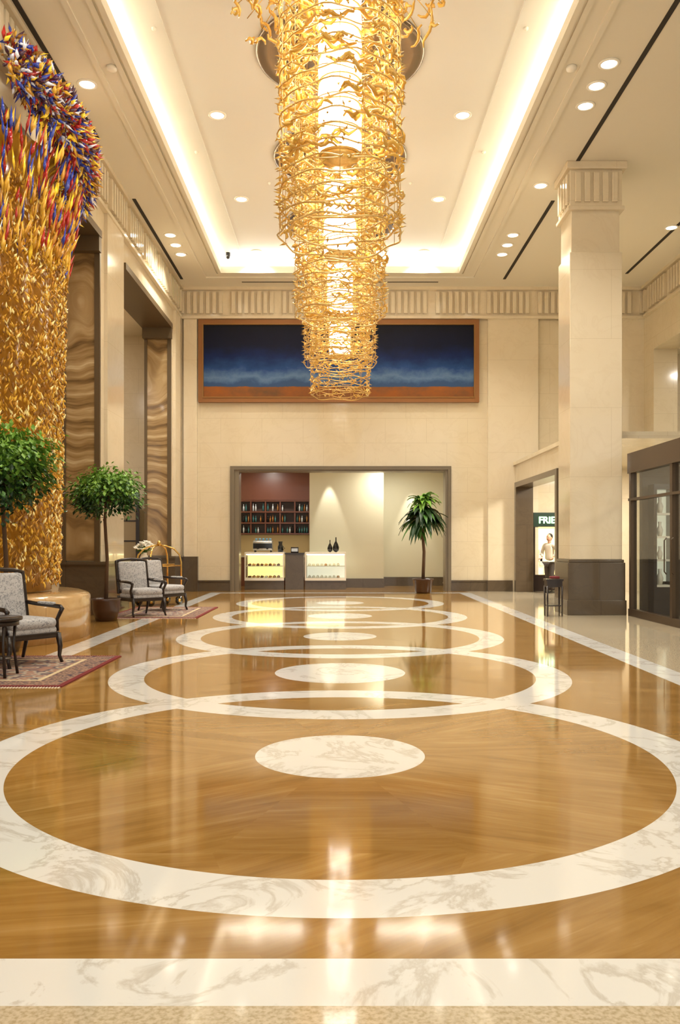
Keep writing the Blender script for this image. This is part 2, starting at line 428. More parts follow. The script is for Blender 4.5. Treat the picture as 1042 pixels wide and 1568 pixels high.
# ------------------------------------------------------------ right portal (low wall) and glass vestibule
b = MB()
b.box(5.3, 5.7, 17.98, 20.3, 0, 3.8); b.box(5.3, 5.7, 20.3, 25.38, 3.25, 3.8); b.box(5.3, 5.7, 25.2, 25.38, 0, 3.25)
b.box(5.24, 5.76, 17.98, 25.37, 3.8, 3.9)
b.box(5.76, 9.2, 17.98, 25.37, 3.7, 3.85)
b.obj('wall_portal', [m_wall])
b = MB()
b.box(5.24, 5.76, 25.02, 25.2, 0, 3.12); b.box(5.24, 5.76, 20.3, 20.48, 0, 3.12); b.box(5.24, 5.76, 20.3, 25.2, 3.12, 3.27)
b.box(5.27, 5.73, 17.98, 20.3, 0, .33)
b.obj('trim_portal', [m_dark])
b = MB()   # glass leaf standing open
b.box(5.80, 5.85, 20.6, 20.66, 0, 3.04); b.box(5.80, 5.85, 22.3, 22.36, 0, 3.04); b.box(5.80, 5.85, 20.6, 22.36, 3.04, 3.1); b.box(5.80, 5.85, 20.66, 22.3, 0, .1)
b.box(5.82, 5.83, 20.66, 22.3, .1, 3.04, 1)
b.obj('door_1', [m_bronze, m_glass])
# shopfront behind portal on the back wall
b = MB()
b.box(5.9, 7.4, 25.44, 25.5, .5, 1.95, 0); b.box(5.85, 7.45, 25.36, 25.44, 1.95, 2.38, 1)
for x in (5.85, 6.6, 7.4): b.box(x, x+.05, 25.36, 25.44, .5, 1.95, 2)
b.box(5.85, 7.45, 25.36, 25.44, 0, .5, 2)
for i in range(14):
    x = 5.95+R.random()*1.35; z = .55+R.random()*1.1
    b.rbox(x, 25.41, z, .14, .05, .16+R.random()*.12, .02, R.choice([3, 2, 3]))
b.obj('window_3', [m_warmlit, mat('sign_green', C(30, 52, 36), .4), m_wood, m_white])
cu = bpy.data.curves.new('shop_sign', 'FONT'); cu.body = 'FRIENDS'; cu.size = .28; cu.extrude = .008; cu.offset = .006; cu.align_x = 'LEFT'
so = bpy.data.objects.new('shop_sign', cu); sc.collection.objects.link(so); so.location = (6.0, 25.35, 2.06); so.rotation_euler = (pi/2, 0, 0)
cu.materials.append(m_green_neon)
area('portal_fill', (7, 23, 3.65), (0, 0, 0), .6, 0, 260, WL, 'DISK')  # added light without a fixture, brightens the portal area

b = MB()   # glazed shopfront along x=5.85
for y in (16.78, 14.7, 12.6, 10.8): b.box(5.8, 5.92, y-.05, y+.05, .14, 2.85)
b.box(5.78, 5.95, 10.7, 16.88, 2.85, 3.25); b.box(5.79, 5.91, 10.7, 16.86, 2.3, 2.35); b.box(5.79, 5.93, 10.7, 16.86, 0, .14)
b.box(5.95, 9.2, 10.7, 16.88, 3.0, 3.25)
b.box(5.857, 5.863, 10.8, 16.78, .14, 2.85, 1)
for y in (14.55, 14.85): b.tube([(5.78, y, .9), (5.74, y, .95), (5.74, y, 1.5), (5.78, y, 1.55)], .012, 8, 0)
b.obj('window_2', [mat('vestibule_bronze', C(84, 68, 50), .35, .3), m_glass])
# display wall inside the shop, facing the lobby entrance
b = MB()
b.box(5.98, 9.2, 16.6, 16.75, 0, 2.98)
for i, (x0, x1) in enumerate(((6.16, 6.44), (6.95, 7.5), (7.7, 8.6))):
    b.box(x0, x1, 16.57, 16.6, .7, 2.5, 1)
    b.box(x0-.06, x0, 16.3, 16.6, 0, 2.6, 2); b.box(x1, x1+.06, 16.3, 16.6, 0, 2.6, 2); b.box(x0, x1, 16.3, 16.6, 2.5, 2.6, 2)
    for z in (.6, 1.1, 1.55, 2.0): b.box(x0, x1, 16.3, 16.58, z, z+.04, 3)
    b.box(x0, x1, 16.3, 16.6, 0, .6, 2)
    n = int((x1-x0)/.16)
    for z in (.64, 1.14, 1.59, 2.04):
        for k in range(n):
            s = R.uniform(.8, 1.3); b.lathe([(.035*s, 0), (.055*s, .1*s), (.025*s, .18*s), (.03*s, .24*s)], 10, R.choice([3, 3, 4]), (x0+.1+k*.16, 16.42, z))
b.obj('wall_shop', [mat('dark_panel', C(86, 72, 54), .4), mat('shop_lit', C(235, 235, 215), .5, emis=C(240, 240, 215), es=.7), m_wood, m_white, mat('ware_brown', C(150, 104, 66), .4)])
area('vestibule_fill', (6.9, 14.6, 2.95), (0, 0, 0), .5, 0, 45, WL, 'DISK')  # added light, brightens the interior behind the glass

# ------------------------------------------------------------ back opening frame + cafe
b = MB()
b.box(-3.33, -3.06, 25.40, 25.95, 0, 3.63); b.box(3.19, 3.37, 25.40, 25.95, 0, 3.63); b.box(-3.33, 3.37, 25.40, 25.95, 3.63, 3.79)
b.box(-3.28, -3.2, 25.36, 25.40, 0, 3.72); b.box(3.27, 3.32, 25.36, 25.4, 0, 3.72); b.box(-3.2, 3.27, 25.36, 25.4, 3.68, 3.72)
b.obj('trim_opening', [mat('frame_grey_bronze', C(120, 108, 88), .35, .1)])
m_cafe = mat('cafe_plaster', C(214, 209, 184), .6)
b = MB()
b.box(-3.8, -3.6, 25.95, 29.4, 0, 4); b.box(3.7, 3.9, 25.95, 29.4, 0, 4); b.box(-3.6, 3.7, 29.2, 29.4, 0, 4)
b.box(-1.0, 1.43, 27.5, 29.2, 0, 4); b.box(1.43, 3.7, 28.7, 29.2, 0, 4)
b.obj('wall_cafe', [m_cafe])
b = MB(); b.box(-3.8, 3.9, 25.95, 29.4, 4, 4.15); b.obj('ceiling_cafe', [m_ceil])
b = MB(); b.box(-1.02, 1.45, 27.45, 27.5, 0, .3); b.box(1.45, 3.7, 28.65, 28.7, 0, .3); b.obj('baseboard_cafe', [m_dark])
# back bar shelf
b = MB()
b.box(-3.58, -1.02, 29.0, 29.18, 1.75, 3.98)
for z in (1.75, 2.12, 2.5, 2.88): b.box(-3.58, -1.02, 28.7, 29.0, z, z+.05)
for i in range(6): xx = -3.58+i*.502; b.box(xx, xx+.05, 28.72, 29.0, 1.8, 2.88)
b.box(-3.58, -1.02, 28.68, 29.0, 2.93, 3.98)
for i in range(5):
    b.box(-3.53+i*.502, -3.08+i*.502, 28.985, 29.0, 1.8, 2.88, 5)
for row in (1.8, 2.17, 2.55):
    for i in range(5):
        for j in range(5):
            if R.random() < .2: continue
            xx = -3.58+i*.502+.1+j*.085; h = .2+R.random()*.08; mi = R.choice([1, 2, 2, 3, 4])
            b.lathe([(.028, 0), (.028, h*.6), (.01, h*.75), (.01, h)], 8, mi, (xx, 28.8, row))
b.obj('back_bar_shelf', [m_redwood, m_blackglass, mat('bottle_green', C(60, 110, 110), .1, coat=.5), mat('bottle_amber', C(150, 100, 50), .1, coat=.5), mat('bottle_label', C(200, 204, 206), .4), mat('shelf_back', C(70, 50, 40), .4)])
b = MB(); b.box(-3.58, -1.02, 28.5, 29.18, 0, .98); b.box(-3.58, -1.02, 28.45, 29.18, .98, 1.03, 1)
b.box(-3.58, -1.02, 29.12, 29.18, 1.03, 1.74, 2)
b.obj('back_counter', [m_redwood, m_steel, mat('splash_tan', C(206, 182, 136), .4)])
b = MB()
b.box(-1.72, -1.14, 26.37, 27.0, 0, 1.1); b.box(-1.73, -1.13, 26.34, 27.02, 1.1, 1.15, 1)
b.obj('service_counter', [m_dark, m_wood])
def case(name, x0, x1, lit):
    b = MB(); y0, y1 = 26.35, 27.05
    b.box(x0, x1, y0+.05, y1, 0, .28, 0)
    b.box(x0, x1, y0, y1, .28, .36, 1); b.box(x0, x1, y1-.04, y1, .36, 1.12, 2); b.box(x0, x1, y0, y1, 1.12, 1.17, 1)
    for xx in (x0, x1-.04): b.box(xx, xx+.04, y0, y0+.04, .36, 1.12, 1); b.box(xx, xx+.04, y1-.08, y1-.04, .36, 1.12, 1)
    b.box(x0+.04, x1-.04, y0+.01, y0+.02, .36, 1.12, 3)
    b.box(x0+.04, x1-.04, y0+.12, y1-.04, .72, .74, 1)
    b.box(x0+.05, x1-.05, y0+.06, y0+.1, 1.08, 1.115, 4)
    n = int((x1-x0)/.13)
    for z in (.36, .74):
        for i in range(1, n):
            for yy in (y0+.25, y0+.45):
                xx = x0+i*.13; k = R.random()
                if k < .5: b.lathe([(.045, 0), (.05, .03), (.035, .06), (.005, .075)], 10, R.choice([5, 6] if lit else [1, 5]), (xx, yy, z))
                else: b.rbox(xx, yy, z+.03, .09, .09, .055, .015, R.choice([5, 6, 1] if lit else [1, 1, 5]))
    return b.obj(name, [m_dark, m_white, m_warmlit if lit else mat('lit_white', C(250, 248, 235), .5, emis=C(250, 246, 225), es=.7), m_glass, mat('case_strip', (1, 1, 1, 1), .5, emis=C(255, 235, 180), es=8), mat('pastry', C(200, 150, 90), .6), mat('cake', C(110, 70, 44), .5)])
case('pastry_display_case', -3.0, -1.76, True)
case('pastry_display_case', -1.1, .19, False)
b = MB()
b.rbox(0, 0, .2, .62, .4, .3, .03, 0); b.box(-.3, .3, -.22, -.2, .12, .28, 1)
for x in (-.25, .25):
    for y in (-.15, .15): b.lathe([(.02, 0), (.02, .06)], 8, 1, (x, y, 0))
for x in (-.15, .15): b.lathe([(.035, -.05), (.035, 0)], 10, 1, (x, -.24, .14)); b.tube([(x, -.27, .12), (x, -.38, .1)], .012, 6, 1)
b.box(-.3, .3, -.1, .2, .35, .37, 0)
for i in range(5): b.lathe([(.03, 0), (.04, .07)], 10, 2, (-.22+i*.11, .02, .37))
b.obj('espresso_machine', [m_steel, m_blackglass, mat('cup', C(120, 170, 200), .3)], (-2.45, 26.75, 1.17))
b = MB()
b.lathe([(.09, 0), (.09, .18), (.06, .24), (.06, .3), (.08, .34)], 14, 0); b.tube([(.08, 0, .08), (.14, 0, .12), (.08, 0, .18)], .01, 6, 0)
b.obj('coffee_grinder', [m_blackglass], (-1.9, 26.8, 1.17))
b = MB(); b.rbox(0, 0, .09, .24, .2, .18, .01); b.box(-.1, .1, -.11, -.1, .04, .14, 1); b.obj('cash_register', [m_wood, m_steel], (-1.44, 26.7, 1.15))
for xx, s in ((-.32, .9), (-.13, 1.1)):
    b = MB(); b.lathe([(.03*s, 0), (.085*s, .05*s), (.095*s, .14*s), (.06*s, .24*s), (.018*s, .32*s), (.016*s, .42*s), (.024*s, .43*s)], 18)
    b.obj('black_vase', [m_blackglass], (xx, 26.7, 1.17))
area('cafe_fill', (-2.4, 27.4, 3.98), (0, 0, 0), .4, 0, 65, WL, 'DISK')  # light added near the bar to brighten the bottle shelves
area('cafe_fill', (1.6, 26.8, 3.98), (0, 0, 0), .4, 0, 80, (1, .95, .83), 'DISK')
def spot(name, loc, tgt, e, ang, col=WL, blend=.6):
    l = bpy.data.lights.new(name, 'SPOT'); l.energy = e; l.spot_size = ang; l.spot_blend = blend; l.color = col; l.shadow_soft_size = .04
    o = bpy.data.objects.new(name, l); sc.collection.objects.link(o); o.location = loc
    o.rotation_euler = (Vector(tgt)-Vector(loc)).to_track_quat('-Z', 'Y').to_euler(); return o
spot('cafe_spot', (-.35, 27.2, 3.95), (-.35, 27.5, 1.2), 200, .65, (1, .96, .86), .5)
spot('cafe_spot', (2.45, 28.3, 3.95), (2.45, 28.6, 1.2), 200, .7, (1, .96, .86), .5)

# ------------------------------------------------------------ painting
b = MB()
x0, x1, z0, z1 = -4.29, 4.21, 5.72, 8.22
b.box(x0, x1, 25.36, 25.495, z0, z0+.13, 1); b.box(x0, x1, 25.36, 25.495, z1-.13, z1, 1)
b.box(x0, x0+.13, 25.36, 25.495, z0+.13, z1-.13, 1); b.box(x1-.13, x1, 25.36, 25.495, z0+.13, z1-.13, 1)
b.box(x0+.13, x0+.16, 25.34, 25.495, z0+.13, z1-.13, 2); b.box(x1-.16, x1-.13, 25.34, 25.495, z0+.13, z1-.13, 2)
b.box(x0+.16, x1-.16, 25.34, 25.495, z0+.13, z0+.16, 2); b.box(x0+.16, x1-.16, 25.34, 25.495, z1-.16, z1-.13, 2)
b.box(x0+.16, x1-.16, 25.42, 25.48, z0+.16, z1-.16, 0)
b.obj('landscape_painting', [m_paint, mat('frame_copper', C(146, 98, 54), .4, .2), mat('frame_fillet', C(150, 110, 60), .4, .4)])

# ------------------------------------------------------------ chandeliers
def chandelier(cy, wide):
    b = MB(); rr = random.Random(int(cy*10))
    # canopy (0 is recess ceiling z)
    b.lathe([(1.40, 0), (1.40, -.05), (1.34, -.07), (1.2, -.03), (.7, -.02), (.45, -.1), (.4, -.12)], 56, 0)
    z0, zb, zt = -4.37, -3.35, -.15
    # light tube
    z = zb; k = 0
    while z < zt-.2:
        h = .27
        prof = [(.22, z), (.26, z+.02), (.27, z+h*.5), (.26, z+h-.03), (.22, z+h-.01)]
        b.lathe(prof, 20, 1); b.lathe([(.265, z-.03), (.275, z-.02), (.265, z-.01)], 20, 2); z += h+.03; k += 1
    b.lathe([(.05, zb-.12), (.22, zb-.09), (.25, zb-.03), (.2, zb)], 20, 2)
    for i in range(4): a = i*pi/2; b.tube([(.2*math.cos(a), .2*math.sin(a), zb), (.2*math.cos(a), .2*math.sin(a), -.1)], .012, 5, 2)
    # ring wires
    N = 25; RA = .75
    for i in range(N):
        zz = z0+i*(zt-z0-.1)/(N-1); rad = RA-.02+.03*rr.random(); ph = rr.random()*6
        pts = [((rad+.02*math.sin(9*a+ph))*math.cos(a), (rad+.02*math.sin(9*a+ph))*math.sin(a), zz+.025*math.sin(5*a+ph)) for a in [2*pi*q/48 for q in range(48)]]
        b.tube(pts, .013, 4, 2, True)
        if i % 2 == 0:
            pts = [((rad*.82)*math.cos(a), (rad*.82)*math.sin(a), zz+.06+.04*math.sin(4*a+ph)) for a in [2*pi*q/36 for q in range(36)]]
            b.tube(pts, .008, 4, 2, True)
    for i in range(16):
        a = i*pi/8; b.tube([(RA*math.cos(a), RA*math.sin(a), z0), (RA*math.cos(a), RA*math.sin(a), zt)], .004, 4, 2)
    for i in range(8):
        a = i*pi/4; b.tube([(.25*math.cos(a), .25*math.sin(a), -.6), (1.0*math.cos(a), 1.0*math.sin(a), -.12)], .008, 4, 2)
    # beads and small spikes on the rings
    for i in range(600):
        a = rr.random()*2*pi; zz = z0+rr.random()*(zt-z0); ra = RA+.02
        d = (math.cos(a)+rr.uniform(-.5, .5), math.sin(a)+rr.uniform(-.5, .5), rr.uniform(-.7, .7))
        b.shard((ra*math.cos(a), ra*math.sin(a), zz), d, .12, .017, rr.choice([2, 3, 4]))
    # curled glass, concentrated on the ring tiers
    def curl(a, ra, zz, L, r, m, tilt, outw=0):
        pts = []; rs = []
        n = 7; ph = rr.random()*6; amp = rr.uniform(.02, .045)
        for j in range(n):
            s_ = j/(n-1)-.5; aa = a+s_*L/ra
            rad = ra+amp*math.sin(ph+s_*7)+outw*(s_+.5)
            pts.append((rad*math.cos(aa), rad*math.sin(aa), zz+s_*L*tilt+amp*math.cos(ph+s_*8)))
            rs.append(r*(.35+.9*math.cos(s_*2.6)))
        b.tube(pts, rs, 6, m)
    tiers = 12
    for i in range(400):
        f = (rr.randrange(tiers)+.5)/tiers; zz = z0+.75+f*(zt-z0-.75)+rr.gauss(0, .055)
        curl(rr.random()*2*pi, rr.uniform(.64, .77), zz, rr.uniform(.18, .34), rr.uniform(.014, .026), rr.choice([3, 3, 4]), rr.uniform(-.3, .3))
    for i in range(60):
        curl(rr.random()*2*pi, rr.uniform(.68, .76), z0+rr.random()*.8, .18, .012, rr.choice([3, 2]), rr.uniform(-.3, .3))
    if wide:
        for i in range(150):
            a = rr.random()*2*pi; ra = rr.uniform(.9, 1.35)
            zz = rr.uniform(-1.7, -.6)
            curl(a, ra, zz, rr.uniform(.2, .34), .018, rr.choice([3, 4]), rr.uniform(-1.4, 1.4))
        for i in range(28):
            a = i*2*pi/28
            b.tube([(.75*math.cos(a), .75*math.sin(a), -1.0), (1.1*math.cos(a), 1.1*math.sin(a), -1.1), (1.35*math.cos(a), 1.35*math.sin(a), -1.3)], .008, 4, 2)
    o = b.obj('chandelier', [m_canopy, m_tube, m_gold, m_amber, m_amber2], (0, cy, 9.62))
for cy in (10.4, 14.0, 17.75, 21.5): chandelier(cy, cy < 11)

# ------------------------------------------------------------ glass sculpture
b = MB(); rr = random.Random(3)
cx, cy = -6.0, 13.0
b.lathe([(1.45, .72), (1.45, 3), (1.55, 6.4), (1.6, 7.4), (.3, 7.55)], 40, 0, (cx, cy, 0))
for i in range(12500):
    a = rr.uniform(-.75*pi, .55*pi); z = .82+rr.random()*6.0; rad = 1.52+.14*z/6.8+rr.uniform(-.04, .05)
    d = (rr.uniform(-.9, .9), rr.uniform(-.9, .9), 1)
    m = rr.choice([1, 1, 2, 2, 2, 3, 7, 7])
    b.shard((cx+rad*math.cos(a), cy+rad*math.sin(a), z), d, rr.uniform(.08, .15), rr.uniform(.013, .022), m)
for i in range(1300):
    a = rr.uniform(-.75*pi, .6*pi); z = rr.uniform(5.7, 7.5); rad = 1.64+(z-5.7)*.16+rr.uniform(-.08, .08)
    f = (z-5.7)/1.6
    m = rr.choice([1, 2, 4, 5, 6, 4, 5]) if rr.random() < f+.2 else rr.choice([1, 2])
    b.shard((cx+rad*math.cos(a), cy+rad*math.sin(a), z), (math.cos(a)*.3+rr.uniform(-.25, .25), math.sin(a)*.3, 1), rr.uniform(.2, .45), rr.uniform(.018, .036), m)
for i in range(3200):
    ph = rr.uniform(-1.08, .85); q = rr.random()*2*pi; mr = .42*math.sqrt(rr.random())
    ra = 1.88+mr*math.cos(q)*.8; z = 7.65-(.8 if ph < 0 else .55)*math.sin(ph)+mr*math.sin(q)
    x = cx+ra*math.cos(ph); y = cy+ra*math.sin(ph)
    if x < -4.6 and z > 7.25: continue
    d = (math.cos(q)*math.cos(ph)+rr.uniform(-.7, .7), math.cos(q)*math.sin(ph)+rr.uniform(-.7, .7), math.sin(q)+rr.uniform(-.7, .7)+.01)
    m = rr.choice([4, 4, 5, 5, 8, 8, 6, 9]) if rr.random() < .75 else rr.choice([1, 2, 7])
    b.shard((x, y, z), d, rr.uniform(.12, .24), rr.uniform(.02, .04), m)
def sg(n, c, e=.0): return mat(n, c, .15, 0, .6, emis=c, es=e)  # slight emission in the glass colours stands in for light inside the sculpture
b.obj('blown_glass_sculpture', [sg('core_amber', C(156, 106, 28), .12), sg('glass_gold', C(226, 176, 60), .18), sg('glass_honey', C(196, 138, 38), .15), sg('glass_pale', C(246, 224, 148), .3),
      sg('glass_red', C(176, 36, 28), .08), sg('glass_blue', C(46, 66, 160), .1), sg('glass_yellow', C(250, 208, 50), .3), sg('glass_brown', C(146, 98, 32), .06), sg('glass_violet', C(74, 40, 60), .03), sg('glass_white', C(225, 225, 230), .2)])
b = MB(); b.lathe([(2.05, 0), (2.05, .62), (2.02, .66), (1.9, .70), (1.4, .70)], 56, 0, (cx, cy, 0))
b.obj('sculpture_plinth', [stone('honey_marble', C(222, 190, 140), C(200, 160, 106), C(160, 126, 80), .15, .5, .004, 1.2, 3)])

# ------------------------------------------------------------ trees
def ficus(name, loc, H, cz, rx, rz, nl, seed, potr=.25, poth=.36):
    rr = random.Random(seed); b = MB()
    b.lathe([(potr*.72, 0), (potr*.95, poth*.5), (potr, poth*.9), (potr*1.06, poth), (potr*.92, poth), (potr*.9, poth-.04), (.02, poth-.04)], 28, 0)
    b.tube([(0, 0, poth-.05), (.02, .01, cz*.5), (-.02, 0, cz*.8), (0, 0, cz)], [.04, .032, .03, .02], 8, 1)
    tips = []
    for i in range(30):
        a = rr.random()*2*pi; e = rr.uniform(-.7, 1.2); k = rr.uniform(.55, 1)
        p = Vector((rx*k*math.cos(a)*math.cos(e), rx*k*math.sin(a)*math.cos(e), cz+rz*k*math.sin(e)))
        b.tube([(0, 0, cz-rz*.45), p*.5+Vector((0, 0, cz*.5-.05)), p], [.018, .011, .004], 5, 1); tips.append(p)
    for i in range(nl):
        t_ = rr.choice(tips); p = t_+Vector((rr.gauss(0, .13), rr.gauss(0, .13), rr.gauss(-.02, .12)))
        d = Vector((p.x+rr.uniform(-.4, .4), p.y+rr.uniform(-.4, .4), rr.uniform(-.9, .2))).normalized()
        L = rr.uniform(.07, .12); s = d.cross(Vector((rr.uniform(-.3, .3), rr.uniform(-.3, .3), 1))).normalized()*L*.3; up = s.cross(d).normalized()*L*.08
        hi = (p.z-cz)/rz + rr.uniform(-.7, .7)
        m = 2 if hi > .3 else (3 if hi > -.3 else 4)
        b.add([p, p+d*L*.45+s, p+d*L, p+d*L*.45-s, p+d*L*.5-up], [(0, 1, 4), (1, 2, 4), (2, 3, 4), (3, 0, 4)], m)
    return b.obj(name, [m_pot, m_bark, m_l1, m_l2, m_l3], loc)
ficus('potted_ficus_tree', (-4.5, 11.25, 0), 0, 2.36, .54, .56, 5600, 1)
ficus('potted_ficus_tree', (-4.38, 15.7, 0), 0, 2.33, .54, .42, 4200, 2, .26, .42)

b = MB(); rr = random.Random(9)
b.lathe([(.2, 0), (.24, .05), (.3, .38), (.32, .42), (.27, .42), (.26, .38), (.02, .38)], 28, 0)
b.tube([(0, 0, .36), (.03, 0, 1.2), (-.02, 0, 1.8), (.0, 0, 2.75)], [.05, .045, .04, .025], 8, 1)
b.tube([(0, 0, 1.5), (-.12, -.05, 1.9), (-.1, -.05, 2.1)], [.03, .025, .02], 6, 1)
def strap(p, a, L, W, rise, droop, m):
    n = 7; vs = []
    ca, sa = math.cos(a), math.sin(a)
    for j in range(n):
        s_ = j/(n-1); r_ = L*s_*(1-.15*s_); zz = rise*s_-droop*s_*s_
        w_ = W*math.sin(pi*min(1, .12+s_*.88))+.004
        c = Vector((p[0]+r_*ca, p[1]+r_*sa, p[2]+zz)); q = Vector((-sa, ca, 0))*w_
        vs += [c+q+Vector((0, 0, .02)), c, c-q+Vector((0, 0, .02))]
    fs = []
    for j in range(n-1):
        o = j*3; fs += [(o, o+1, o+4, o+3), (o+1, o+2, o+5, o+4)]
    b.add(vs, fs, m, True)
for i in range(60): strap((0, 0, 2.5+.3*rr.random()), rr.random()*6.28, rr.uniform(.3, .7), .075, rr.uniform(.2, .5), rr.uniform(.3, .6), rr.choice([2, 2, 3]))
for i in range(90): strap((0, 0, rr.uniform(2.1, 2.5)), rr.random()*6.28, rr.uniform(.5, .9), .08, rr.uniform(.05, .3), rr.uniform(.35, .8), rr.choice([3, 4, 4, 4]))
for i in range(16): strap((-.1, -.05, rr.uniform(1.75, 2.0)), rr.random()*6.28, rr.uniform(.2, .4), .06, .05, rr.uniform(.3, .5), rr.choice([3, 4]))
b.obj('potted_dracaena_tree', [m_pot, m_bark, m_l1, m_l2, m_l3], (2.42, 24.45, 0))

# ------------------------------------------------------------ rugs
def rug(x0, x1, y0, y1):
    w_, l_ = x1-x0, y1-y0; b = MB(); b.box(-w_/2, w_/2, -l_/2, l_/2, 0, .012)
    n = int(w_/.03)
    for i in range(n):
        xx = -w_/2+(i+.5)*.03
        for s in (-1, 1): b.box(xx-.006, xx+.006, min(s*l_/2, s*(l_/2+.05)), max(s*l_/2, s*(l_/2+.05)), 0, .006, 1)
    b.obj('persian_rug', [rugmat(w_, l_), m_white], ((x0+x1)/2, (y0+y1)/2, 0))
rug(-5.3, -2.8, 8.45, 10.75); rug(-4.6, -2.76, 16.2, 19.0)

# ------------------------------------------------------------ armchairs (front = -Y local)
def chair(loc, rot):
    b = MB(); F, W = 0, 1
    b.rbox(0, -.02, .40, .60, .58, .10, .04, F); b.rbox(0, -.05, .49, .58, .56, .13, .055, F)
    T = Matrix.Translation((0, .27, .50)) @ Matrix.Rotation(-.16, 4, 'X'); b.T = T
    b.rbox(0, 0, .30, .56, .10, .60, .045, F)
    for s in (-1, 1): b.rbox(s*.305, .01, .28, .045, .055, .68, .015, W)
    b.tube([(-.315, .01, .60), (-.2, .01, .635), (0, .01, .65), (.2, .01, .635), (.315, .01, .60)], .028, 8, W)
    b.rbox(0, .01, -.02, .6, .05, .05, .015, W); b.T = None
    b.rbox(0, -.30, .34, .62, .035, .07, .01, W); b.rbox(0, .27, .34, .62, .035, .07, .01, W)
    for s in (-1, 1):
        b.rbox(s*.31, -.01, .34, .035, .60, .07, .01, W)
        b.tube([(s*.31, -.30, .36), (s*.315, -.33, .2), (s*.32, -.31, .08), (s*.325, -.35, 0)], [.032, .028, .02, .018], 8, W)
        b.tube([(s*.305, .27, .40), (s*.305, .30, .2), (s*.31, .37, 0)], [.03, .024, .018], 8, W)
        b.tube([(s*.31, .32, .72), (s*.33, .15, .70), (s*.34, -.1, .69), (s*.345, -.29, .68), (s*.34, -.33, .655), (s*.335, -.31, .62), (s*.33, -.25, .52), (s*.315, -.27, .38)], [.026, .026, .026, .028, .028, .024, .022, .026], 8, W)
        b.rbox(s*.335, -.05, .715, .05, .30, .04, .018, F)
    o = b.obj('armchair', [m_fab, m_wood], loc, rot); o.scale = (1.08, 1.08, .98); return o
chair((-3.88, 10.1, .013), .95)
chair((-3.98, 16.75, .013), .722)
chair((-3.82, 18.1, .013), 1.0)

# round side tables
def rtable(name, loc, r, h, m):
    b = MB()
    b.lathe([(r, h-.035), (r, h-.005), (r-.01, h), (.01, h)], 32, 0); b.lathe([(r*.88, h-.09), (r*.88, h-.035)], 28, 0)
    for i in range(4):
        a = pi/4+i*pi/2; c, s = math.cos(a), math.sin(a)
        b.tube([(r*.8*c, r*.8*s, h-.05), (r*.72*c, r*.72*s, h*.5), (r*.88*c, r*.88*s, 0)], [.02, .015, .018], 8, 0)
    b.lathe([(r*.6, h*.28), (r*.6, h*.28+.02)], 24, 0)
    b.obj(name, [m], loc)
rtable('round_side_table', (-3.74, 9.1, .013), .28, .64, m_wood)
b = MB()
b.box(-.17, .17, -.14, .14, .70, .74, 0); b.box(-.15, .15, -.12, .12, .58, .70, 0)
for x in (-.145, .145):
    for y in (-.115, .115): b.tube([(x, y, .6), (x, y, 0)], [.02, .014], 6, 0)
b.rbox(.02, 0, .77, .18, .14, .05, .01, 1); b.box(-.13, .13, -.1, .1, .2, .22, 0)
b.obj('telephone_stand', [m_wood, mat('red_box', C(120, 40, 44), .5)], (4.26, 16.75, 0))

# luggage cart
b = MB()
b.rbox(0, 0, .26, 1.02, .6, .08, .03, 0); b.rbox(0, 0, .31, .94, .54, .03, .012, 1)
for x in (-.42, .42):
    for y in (-.22, .22):
        b.T = Matrix.Translation((x, y, .1)) @ Matrix.Rotation(pi/2, 4, 'X'); b.lathe([(.1, -.02), (.1, .02)], 18, 2); b.lathe([(.04, -.03), (.04, .03)], 12, 0); b.T = None
        b.tube([(x, y, .1), (x, y, .24)], .02, 6, 0)
for x in (-.46, .46):
    for y in (-.25, .25):
        b.tube([(x, y, .28), (x, y, 1.0), (x*.93, y*.9, 1.18), (x*.7, y*.6, 1.32), (x*.35, y*.25, 1.39), (0, 0, 1.41)], .02, 8, 0)
b.tube([(-.46, 0, .95), (.46, 0, .95)], .014, 8, 0)
for y in (-.25, .25): b.tube([(-.46, y, .92), (.46, y, .92)], .014, 8, 0)
for x in (-.46, .46): b.tube([(x, -.25, .92), (x, .25, .92)], .014, 8, 0)
b.lathe([(.03, 1.39), (.05, 1.43), (.045, 1.48), (.01, 1.52)], 12, 0)
b.obj('luggage_cart', [m_brass, mat('cart_carpet', C(110, 34, 34), .95), m_blackglass], (-4.26, 19.75, 0), .9)

# flower arrangement on a pedestal in the second archway
b = MB(); rr = random.Random(21)
b.box(-.2, .2, -.2, .2, 0, .08, 0); b.box(-.15, .15, -.15, .15, .08, .8, 0); b.box(-.2, .2, -.2, .2, .8, .86, 0)
b.lathe([(.06, .86), (.1, .95), (.12, 1.06), (.07, 1.16), (.08, 1.2)], 18, 1)
for i in range(44):
    a = rr.random()*6.28; e = rr.uniform(.1, 1.4); r_ = rr.uniform(.12, .26)
    p = (r_*math.cos(a)*math.cos(e), r_*math.sin(a)*math.cos(e), 1.26+r_*math.sin(e))
    b.tube([(0, 0, 1.15), p], .005, 4, 2)
    for k in range(5):
        q = a+k*1.257; d = (math.cos(q), math.sin(q), .6); b.shard((p[0]+.025*d[0], p[1]+.025*d[1], p[2]+.015), d, .09, .026, 3)
    if i % 2: b.shard((p[0]*.8, p[1]*.8, p[2]-.1), (p[0], p[1], -.02), .16, .02, 2)
b.obj('flower_arrangement', [m_wood, m_white, m_l2, m_white], (-5.3, 22.7, 0))
b = MB()
b.box(-.6, .6, -.04, .04, 0, 2.9, 0); b.box(-.5, .5, -.05, -.04, .3, 2.7, 1)
for z in (.9, 1.5, 2.1): b.box(-.5, .5, -.06, -.05, z, z+.04, 0)
b.obj('lounge_screen', [m_wood, mat('screen_panel', C(150, 134, 104), .5)], (-6.6, 25.1, 0))
